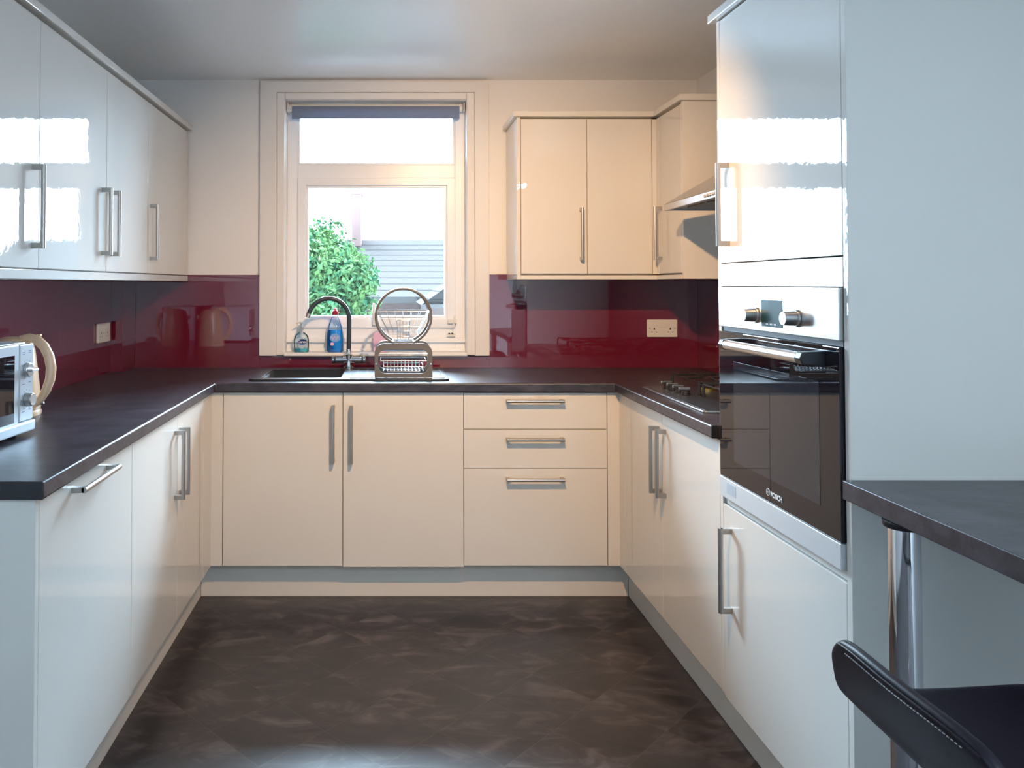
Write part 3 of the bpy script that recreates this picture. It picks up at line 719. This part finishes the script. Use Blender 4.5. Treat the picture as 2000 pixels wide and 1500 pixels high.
def wbasket(zt_, zb_, wt, wb_, nx, nz_):
    for j in range(nz_+1):
        f = j/nz_; z = zt_+(zb_-zt_)*f; w = wt+(wb_-wt)*f
        mb.tube([(rc-w, 3.320, z), (rc+w, 3.320, z), (rc+w, 3.470, z), (rc-w, 3.470, z)], wr if j else .0016, 6, closed=True)
    for i in range(nx+1):
        f = -1+2*i/nx
        for y in (3.320, 3.470): mb.tube([(rc+f*wt, y, zt_), (rc+f*wb_, y, zb_)], wr, 5)
    for i in range(5):
        y = 3.320+.15*(i+.5)/5
        for s_ in (-1, 1): mb.tube([(rc+s_*wt, y, zt_), (rc+s_*wb_, y, zb_)], wr, 5)
wbasket(1.203, 1.105, .112, .062, 6, 3)
wbasket(1.165, rz+.150, .028, .024, 4, 4)
mb.build('upper_wire_basket', 'wire', rk, smooth=60)
mb = MB()
yf, yr = 3.318, 3.472
for k_, (hw, z) in enumerate(((.106, rz+.100), (.098, rz+.070), (.085, rz+.045), (.070, rz+.026))):
    mb.tube([(rc-hw, yf, z), (rc+hw, yf, z), (rc+hw, yr, z), (rc-hw, yr, z)], .0020, 6, closed=True)
for i in range(12):
    x = rc-.085+.17*i/11
    mb.tube([(x, yf+.004, rz+.026), (x, yf+.055, rz+.030), (x, yf+.060, rz+.066), (x, yf+.066, rz+.030), (x, yr-.004, rz+.026)], .0019, 6)
mb.tube([(rc-.098, yr-.006, rz+.108), (rc+.098, yr-.006, rz+.108)], .006, 8)
mb.build('lower_plate_basket', 'wire', rk, smooth=60)
for s_ in (-1, 1):
    for y in (3.3075, 3.4825): MB().cyl((rc+s_*.1165, y-.0015, rz+.058), (rc+s_*.1165, y+.0015, rz+.058), .0035, 8).build('screw', 'chrome', rk, smooth=40)

# ------------------------------------------------------------------ bottles on the sill
SZ = 0.9852
bt = thing('soap_dispenser', 'clear pump bottle with turquoise soap and blue oval label on the sill', 'soap dispenser', (-0.425, 3.82, SZ))
c = (-0.425, 3.820, SZ)
MB().lathe([(0, 0), (.034, 0), (.037, .004), (.037, .060), (.034, .078), (.022, .092), (.012, .098), (.012, .104)], c, 28, 1.0, .62).build('bottle', 'clearp', bt, smooth=50)
MB().lathe([(0, .002), (.033, .002), (.0355, .006), (.0355, .020), (0, .020)], c, 28, 1.0, .62).build('soap', 'teal', bt, smooth=50)
mb = MB(); mb.lathe([(.014, .100), (.014, .114), (.005, .116), (.005, .140), (.010, .142), (.010, .150), (0, .151)], c, 20)
mb.tube([(c[0], c[1], SZ+.146), (c[0]-.018, c[1]-.006, SZ+.147), (c[0]-.026, c[1]-.008, SZ+.140)], .004, 8)
mb.build('pump', 'socket', bt, smooth=50)
def ellipse(cx_, cz_, a, b, y0, y1, n=28): return [(cx_+a*math.cos(2*PI*i/n), cz_+b*math.sin(2*PI*i/n)) for i in range(n)]
MB().prism(ellipse(c[0]+.006, SZ+.044, .020, .025, 0, 0), 1, c[1]-.0242, c[1]-.0238).build('label_backing', 'label_grey', bt)
MB().prism(ellipse(c[0]+.006, SZ+.052, .024, .0135, 0, 0), 1, c[1]-.0250, c[1]-.0244).build('label_oval', 'label_navy', bt)
text('Carex', 0.018, (c[0]+.006, c[1]-.0254, SZ+.052), (1, 0, 0), (0, 0, 1), 'white', bt, bold=0.0003)

bt = thing('washing_up_liquid', 'clear bottle of bright blue washing-up liquid with a red cap on the sill', 'bottle', (-0.259, 3.815, SZ))
c = (-0.259, 3.815, SZ)
MB().lathe([(0, 0), (.034, 0), (.040, .008), (.0405, .060), (.038, .095), (.034, .120), (.026, .150), (.015, .178), (.0125, .184)], c, 28, 1.0, .6).build('bottle', 'clearp', bt, smooth=50)
MB().lathe([(0, .002), (.033, .002), (.0385, .009), (.039, .060), (.0365, .094), (.0355, .110), (0, .110)], c, 28, 1.0, .6).build('liquid', 'bluesoap', bt, smooth=50)
MB().lathe([(.016, .184), (.016, .197), (.012, .205), (.006, .207), (.006, .216), (0, .217)], c, 24).build('cap', 'red', bt, smooth=45)
MB().prism(ellipse(c[0]+.002, SZ+.072, .026, .020, 0, 0), 1, c[1]-.0262, c[1]-.0256).build('label', 'label_blue', bt)
mb = MB(); mb.prism(ellipse(c[0]-.012, SZ+.042, .009, .008, 0, 0), 1, c[1]-.0262, c[1]-.0256); mb.build('label_spot', 'pink', bt)
mb = MB(); mb.tube([(c[0]-.018+.036*i/12, c[1]-.0266, SZ+.072+.008*math.sin(i*1.3)) for i in range(13)], .0016, 6); mb.build('label_script', 'pink', bt)

sp_ = MB().prism(rrect(-0.070, SZ, -0.005, SZ+.098, .012), 1, 3.800, 3.826).build('sponge_cloth', 'pink', None, bevel=0.003)
tag(sp_, 'pale pink sponge on the sill behind the dish rack', 'sponge')

# ------------------------------------------------------------------ roller blind
rb = thing('roller_blind', 'grey roller blind rolled up at the top of the window', 'blind', (-0.06, 3.86, 2.2))
MB().cyl((-0.49, 3.845, 2.200), (0.373, 3.845, 2.200), .020, 20).build('roller', 'socket', rb, smooth=40)
MB().box((-0.475, 3.822, 2.148), (0.357, 3.825, 2.204)).build('fabric', 'blind', rb)
MB().box((-0.475, 3.819, 2.142), (0.357, 3.828, 2.150)).build('bottom_bar', 'blind', rb, bevel=0.001)
for x in (-0.498, 0.377): MB().box((x, 3.822, 2.175), (x+.006, 3.868, 2.222)).build('bracket', 'socket', rb, bevel=0.001)

# ------------------------------------------------------------------ sockets
sc_ = thing('double_socket', 'double power socket on the burgundy splashback right of the window', 'power socket', (1.343, 3.7915, 1.06))
x0, x1, z0, z1 = 1.269, 1.416, 1.062, 1.147
MB().prism(rrect(x0, z0, x1, z1, .004), 1, 3.783, 3.7915).build('face_plate', 'socket', sc_, bevel=0.0015)
for cx_ in (x0+.034, x1-.034):
    mb = MB(); mb.box((cx_-.003, 3.7824, 1.098), (cx_+.003, 3.7829, 1.106)).box((cx_-.014, 3.7824, 1.085), (cx_-.008, 3.7829, 1.088)).box((cx_+.008, 3.7824, 1.085), (cx_+.014, 3.7829, 1.088))
    mb.build('pin_holes', 'black', sc_)
for cx_ in (x0+.062, x1-.062): MB().box((cx_-.007, 3.780, 1.108), (cx_+.007, 3.7829, 1.126)).build('switch', 'socket', sc_, bevel=0.001)
for cx_ in (x0+.012, x1-.012): MB().cyl((cx_, 3.7815, 1.104), (cx_, 3.7829, 1.104), .003, 10).build('screw', 'nickel', sc_)
sc_ = thing('double_socket', 'double power socket on the left wall splashback past the kettle', 'power socket', (-1.292, 3.51, 1.06))
MB().box((-1.2915, 3.430, 1.058), (-1.281, 3.576, 1.144)).build('face_plate', 'socket', sc_, bevel=0.002)
for cy_ in (3.464, 3.542):
    mb = MB(); mb.box((-1.2808, cy_-.003, 1.096), (-1.2803, cy_+.003, 1.104)).box((-1.2808, cy_-.014, 1.083), (-1.2803, cy_-.008, 1.086)).box((-1.2808, cy_+.008, 1.083), (-1.2803, cy_+.014, 1.086)); mb.build('pin_holes', 'black', sc_)
for cy_ in (3.492, 3.514): MB().box((-1.2809, cy_-.007, 1.106), (-1.278, cy_+.007, 1.124)).build('switch', 'socket', sc_, bevel=0.001)

# ------------------------------------------------------------------ microwave
mw = thing('microwave', 'silver microwave with dark glass door and two dials on the left worktop', 'microwave', (-0.976, 2.135, WT1), rz=-math.radians(4.4))
L_ = ROOT[mw.name]
def loc(mb, name, m, parent=mw, **kw): return mb.build(name, m, parent, xf=L_, **kw)
H0, H1 = 0.012, 0.252
mb = MB(); mb.box((-.265, -.452, H0), (-.020, -.002, H1)); loc(mb, 'casing', 'silver', bevel=0.006)
mb = MB(); mb.box((-.0195, -.450, H0+.002), (0.0, -.070, H1-.002)); dm = loc(mb, 'door', 'silver', bevel=0.004)
loc(MB().box((.0001, -.420, .045), (.0012, -.094, .222)), 'door_window', 'ovenglass', dm)
loc(MB().box((-.0195, -.0695, .042), (.001, -.001, H1-.004)), 'control_panel', 'silver', bevel=0.003)
loc(MB().box((-.0195, -.450, H0), (.010, -.001, .041)), 'lower_lip', 'silver', bevel=0.005)
k_ = loc(MB().cyl((.001, -.034, .178), (.012, -.034, .178), .0205, 24, .019), 'dial', 'steel', smooth=35, bevel=0.002)
loc(MB().box((.012, -.052, .174), (.026, -.016, .182)), 'dial_grip', 'steel', k_, bevel=0.003)
k_ = loc(MB().cyl((.001, -.034, .098), (.020, -.034, .098), .0195, 24, .0175), 'dial', 'nickel', smooth=35, bevel=0.002)
mb = MB()
for z in (.225, .220, .140, .066):
    mb.box((.0011, -.058, z), (.0014, -.044, z+.0014)).box((.0011, -.026, z+.003), (.0014, -.012, z+.0044))
for zc in (.178, .098):
    for a in range(30, 331, 30):
        t_ = math.radians(a+180+90); mb.box((.0011, -.034+.026*math.cos(t_)-.001, zc+.026*math.sin(t_)-.001), (.0014, -.034+.026*math.cos(t_)+.001, zc+.026*math.sin(t_)+.001))
loc(mb, 'printed_scale', 'label_navy')
for (x, y) in ((-.24, -.42), (-.24, -.03), (-.04, -.42), (-.04, -.03)): loc(MB().cyl((x, y, .0005), (x, y, H0), .012, 12), 'foot', 'black')

# ------------------------------------------------------------------ kettle
kc = (-1.178, 2.425)
kt = thing('kettle', 'cream jug kettle with a big loop handle behind the microwave', 'kettle', (kc[0], kc[1], WT1))
MB().lathe([(0, 0), (.088, 0), (.090, .010), (.086, .018), (0, .018)], (kc[0], kc[1], WT1+.0005), 32).build('power_base', 'kettle', kt, smooth=40)
MB().lathe([(0, .020), (.086, .020), (.088, .030), (.084, .080), (.076, .150), (.069, .205), (.066, .212), (0, .212)], (kc[0], kc[1], WT1), 36).build('jug', 'kettle', kt, smooth=40)
MB().lathe([(.066, .213), (.062, .228), (.045, .240), (.018, .245), (0, .246)], (kc[0], kc[1], WT1), 32).build('lid', 'kettle', kt, smooth=60)
pts = []
for (dx, dz, r_) in ((.030, .240, .010), (.060, .243, .013), (.085, .236, .015), (.108, .215, .0155), (.124, .185, .0155), (.131, .150, .0155), (.128, .115, .015), (.115, .080, .014), (.098, .052, .012), (.080, .036, .010)):
    pts.append(((kc[0]+dx, kc[1]-.012*dx/.13, WT1+dz), r_))
MB().tube([p for p, r_ in pts], [r_ for p, r_ in pts], 14).build('handle', 'kettle', kt, smooth=60)
mb = MB(); mb.box((kc[0]+.078, kc[1]-.007, WT1+.246), (kc[0]+.094, kc[1]+.007, WT1+.253)); mb.build('lid_button', 'kettle', kt, bevel=0.003)
mb = MB(); mb.tube([(kc[0]+.078, kc[1], WT1+.034), (kc[0]+.104, kc[1], WT1+.040)], .0055, 8); mb.build('switch_lever', 'steel', kt, smooth=50, bevel=0.001)
mb = MB(); mb.prism([(kc[0]-.062, WT1+.205), (kc[0]-.096, WT1+.200), (kc[0]-.066, WT1+.150)], 1, kc[1]-.018, kc[1]+.018); mb.build('spout', 'kettle', kt, bevel=0.004)

# ------------------------------------------------------------------ breakfast bar
bb = thing('breakfast_bar', 'dark slate breakfast bar on a chrome leg against the oven tower', 'breakfast bar', (1.2, 1.0, 0))
MB().box((0.945, 0.35, 0.8735), (RX-.001, 1.6155, 0.913)).build('bar_top', 'worktop', bb, bevel=0.002)
for (x, y) in ((0.974, 1.468), (0.974, 0.48)):
    lg = MB().cyl((x, y, .012), (x, y, .862), .027, 40).build('leg', 'chrome', bb, smooth=40)
    MB().lathe([(0, 0), (.034, 0), (.036, .004), (.036, .011), (0, .011)], (x, y, .862), 28).build('top_flange', 'black', lg, smooth=40)
    MB().lathe([(0, 0), (.055, 0), (.052, .008), (.032, .0118), (0, .0118)], (x, y, .0), 28).build('foot_plate', 'chrome', lg, smooth=40)

# ------------------------------------------------------------------ bar stool
st = thing('bar_stool', 'black leather bar stool with low curved back tucked at the breakfast bar', 'stool', (0.83, 0.95, 0))
def shell():
    prof = [(1.035, .672), (1.030, .690), (1.012, .703), (.96, .708), (.88, .703), (.80, .699), (.73, .700), (.690, .709), (.662, .730), (.643, .760), (.630, .793), (.621, .822), (.616, .842)]
    bm = bmesh.new(); rows = []; nu = 12
    for i, (x, z) in enumerate(prof):
        hw = .222 if i < 6 else .222-.082*((i-6)/6.0)**1.5
        if i == 0: hw = .200
        if i >= 11: hw -= .006*(i-10)
        row = []
        for j in range(nu+1):
            u = -1+2*j/nu
            curl = (abs(u)**3)*.016 if i < 8 else 0
            bow = 0.010*(u*u) if i > 8 else 0
            drop = (abs(u)**4)*0.008 if i > 10 else 0
            row.append(bm.verts.new((x+bow, .945+u*hw, z+curl-drop)))
        rows.append(row)
    for A, B in zip(rows, rows[1:]):
        for j in range(nu): bm.faces.new([A[j], A[j+1], B[j+1], B[j]])
    mb = MB(); mb.bm.free(); mb.bm = bm; return mb, [[v.co.copy() for v in r] for r in rows]
mb, rows = shell()
sh = mb.build('seat_shell', 'leather', st, smooth=60, solid=0.017, sub=2)
top = rows[-1]
# stitching just below the rim of the back, on its outer face
mb = MB()
rim = [top[j].copy() + Vector((-.0080, 0, -.0150)) for j in range(1, len(top)-1)]
for a, b in zip(rim, rim[1:]):
    for q in range(4):
        mb.tube([a.lerp(b, q/4+.03), a.lerp(b, q/4+.17)], .0008, 5)
mb.build('stitching', 'stitch', sh)
mb = MB(); mb.tube([top[j].copy() + Vector((-.0078, 0, -.0075)) for j in range(0, len(top))], .0016, 8); mb.build('piping', 'leather', sh, smooth=60)
MB().cyl((.83, .945, .40), (.83, .945, .672), .019, 24).build('gas_lift', 'chrome', st, smooth=40)
MB().cyl((.83, .945, .03), (.83, .945, .41), .028, 24).build('column', 'chrome', st, smooth=40)
MB().lathe([(0, 0), (.195, 0), (.197, .006), (.12, .018), (.04, .030), (.03, .05), (0, .05)], (.83, .945, 0), 48).build('base_disc', 'chrome', st, smooth=40)
MB().box((.74, .86, .672), (.92, 1.03, .686)).build('seat_plate', 'black', st, bevel=0.003)
mb = MB(); mb.tube([(.83+.03*0, .945, .33), (.93, .945, .32), (1.0, .86, .31), (1.02, .945, .31), (1.0, 1.03, .31), (.93, .945, .32)], .009, 8); mb.build('footrest', 'chrome', st, smooth=60)

# ------------------------------------------------------------------ ceiling spotlight (just above the frame)
lp = thing('ceiling_spotlight', 'white spotlight on the ceiling over the kitchen turned towards the window', 'lamp', (LAMP[0], LAMP[1], CZ))
MB().lathe([(0, -.001), (.045, -.001), (.042, -.016), (.012, -.022), (0, -.022)], (LAMP[0], LAMP[1]-.05, CZ), 24).build('ceiling_rose', 'lampwhite', lp, smooth=40)
Lv = Vector(LAMP)
MB().tube([(LAMP[0], LAMP[1]-.05, CZ-.022), Lv-LAXIS*.060], .006, 8).build('stem', 'lampwhite', lp)
MB().tube([Lv-LAXIS*.075, Lv-LAXIS*.060, Lv-LAXIS*.026], [.015, .026, .034], 24).build('spotlight_head', 'lampwhite', lp, smooth=40)

cl = thing('fill_light_fitting', 'added round fill light fitting, out of view behind the camera', 'lamp', (PANEL[0], PANEL[1], CZ))  # fitting that goes with the added fill light, never in view
MB().cyl((PANEL[0], PANEL[1], CZ-.001), (PANEL[0], PANEL[1], CZ-.062), 0.27, 40).build('housing', 'lampwhite', cl, smooth=40)

# ------------------------------------------------------------------ outside
struct(MB().box((-30, 4.2, -3.2), (30, 60, -3.0)), 'ground', 'pale_ground')
tr = thing('tree', 'leafy green bush-like tree outside the window on the left', 'tree', (-1.0, 9.0, -3.0))
MB().tube([(-1.0, 9, -3), (-.97, 9, -1.2), (-.95, 9.0, .2), (-.92, 9, 1.5)], [.16, .12, .09, .03], 10).build('trunk', 'bark', tr, smooth=60)
bm = bmesh.new(); rnd = random.Random(3)
clumps = []
for i in range(210):
    while True:
        p = Vector((rnd.uniform(-1, 1), rnd.uniform(-1, 1), rnd.uniform(-1, 1)))
        if .45 < p.length < 1: break
    clumps.append((Vector((-.86+p.x*.64, 9.0+p.y*.7, .78+p.z*1.32)), rnd.uniform(.14, .30)))
for i in range(30000):
    cc_, cr_ = clumps[rnd.randrange(len(clumps))]
    d_ = Vector((rnd.gauss(0, 1), rnd.gauss(0, 1), rnd.gauss(0, 1))).normalized()
    p = cc_ + d_*cr_*(rnd.random()**.35)
    nrm = (d_ + Vector((rnd.gauss(0, .6), rnd.gauss(0, .6), rnd.gauss(0, .6)))).normalized()
    u = nrm.orthogonal().normalized(); u = Matrix.Rotation(rnd.uniform(0, 2*PI), 3, nrm) @ u; w_ = nrm.cross(u)
    L2 = rnd.uniform(.026, .050); W2 = L2*.48
    vs = [bm.verts.new(p+u*L2), bm.verts.new(p+w_*W2+nrm*.006), bm.verts.new(p-u*L2), bm.verts.new(p-w_*W2+nrm*.006)]
    bm.faces.new(vs)
me = bpy.data.meshes.new('foliage'); bm.to_mesh(me); bm.free(); me.transform(rootm(tr).inverted()); me.materials.append(M['leaf'])
o = bpy.data.objects.new('foliage', me); C.objects.link(o); o.parent = tr

hs = thing('house', 'neighbouring house with a pale tiled roof beyond the window', 'house', (1.5, 14.5, -3))
MB().box((-3.0, 12.7, -3), (5.0, 17, 1.10)).build('wall', 'brick', hs)
mb = MB(); mb.prism([(12.4, 1.10), (14.9, 2.17), (17.4, 1.10)], 0, -3.2, 5.2); mb.build('roof', 'tiles', hs)
MB().box((-3.2, 12.36, 1.02), (5.2, 12.42, 1.12)).build('gutter', 'fascia', hs)
mb = MB(); mb.box((-.68, 14.6, 1.7), (-.50, 15.1, 3.02)).box((-.71, 14.57, 3.02), (-.47, 15.13, 3.08)); mb.build('chimney', 'chimney', hs)
for x in (-.64, -.54): MB().cyl((x, 14.85, 3.08), (x, 14.85, 3.22), .045, 12).build('chimney_pot', 'chimney', hs)
hw_ = thing('house_extension', 'lower gabled brick extension of the neighbouring house, at right in the window', 'house', (1.5, 11.5, -3))
MB().box((.62, 10.6, -3), (2.6, 12.3, 1.02)).build('wall', 'brick', hw_)
mb = MB(); mb.prism([(.45, 1.04), (1.6, 1.85), (2.8, 1.04)], 1, 10.4, 12.34); mb.build('roof', 'tiles', hw_)
MB().box((.45, 10.37, .99), (2.8, 10.42, 1.05)).build('fascia_board', 'fascia', hw_)
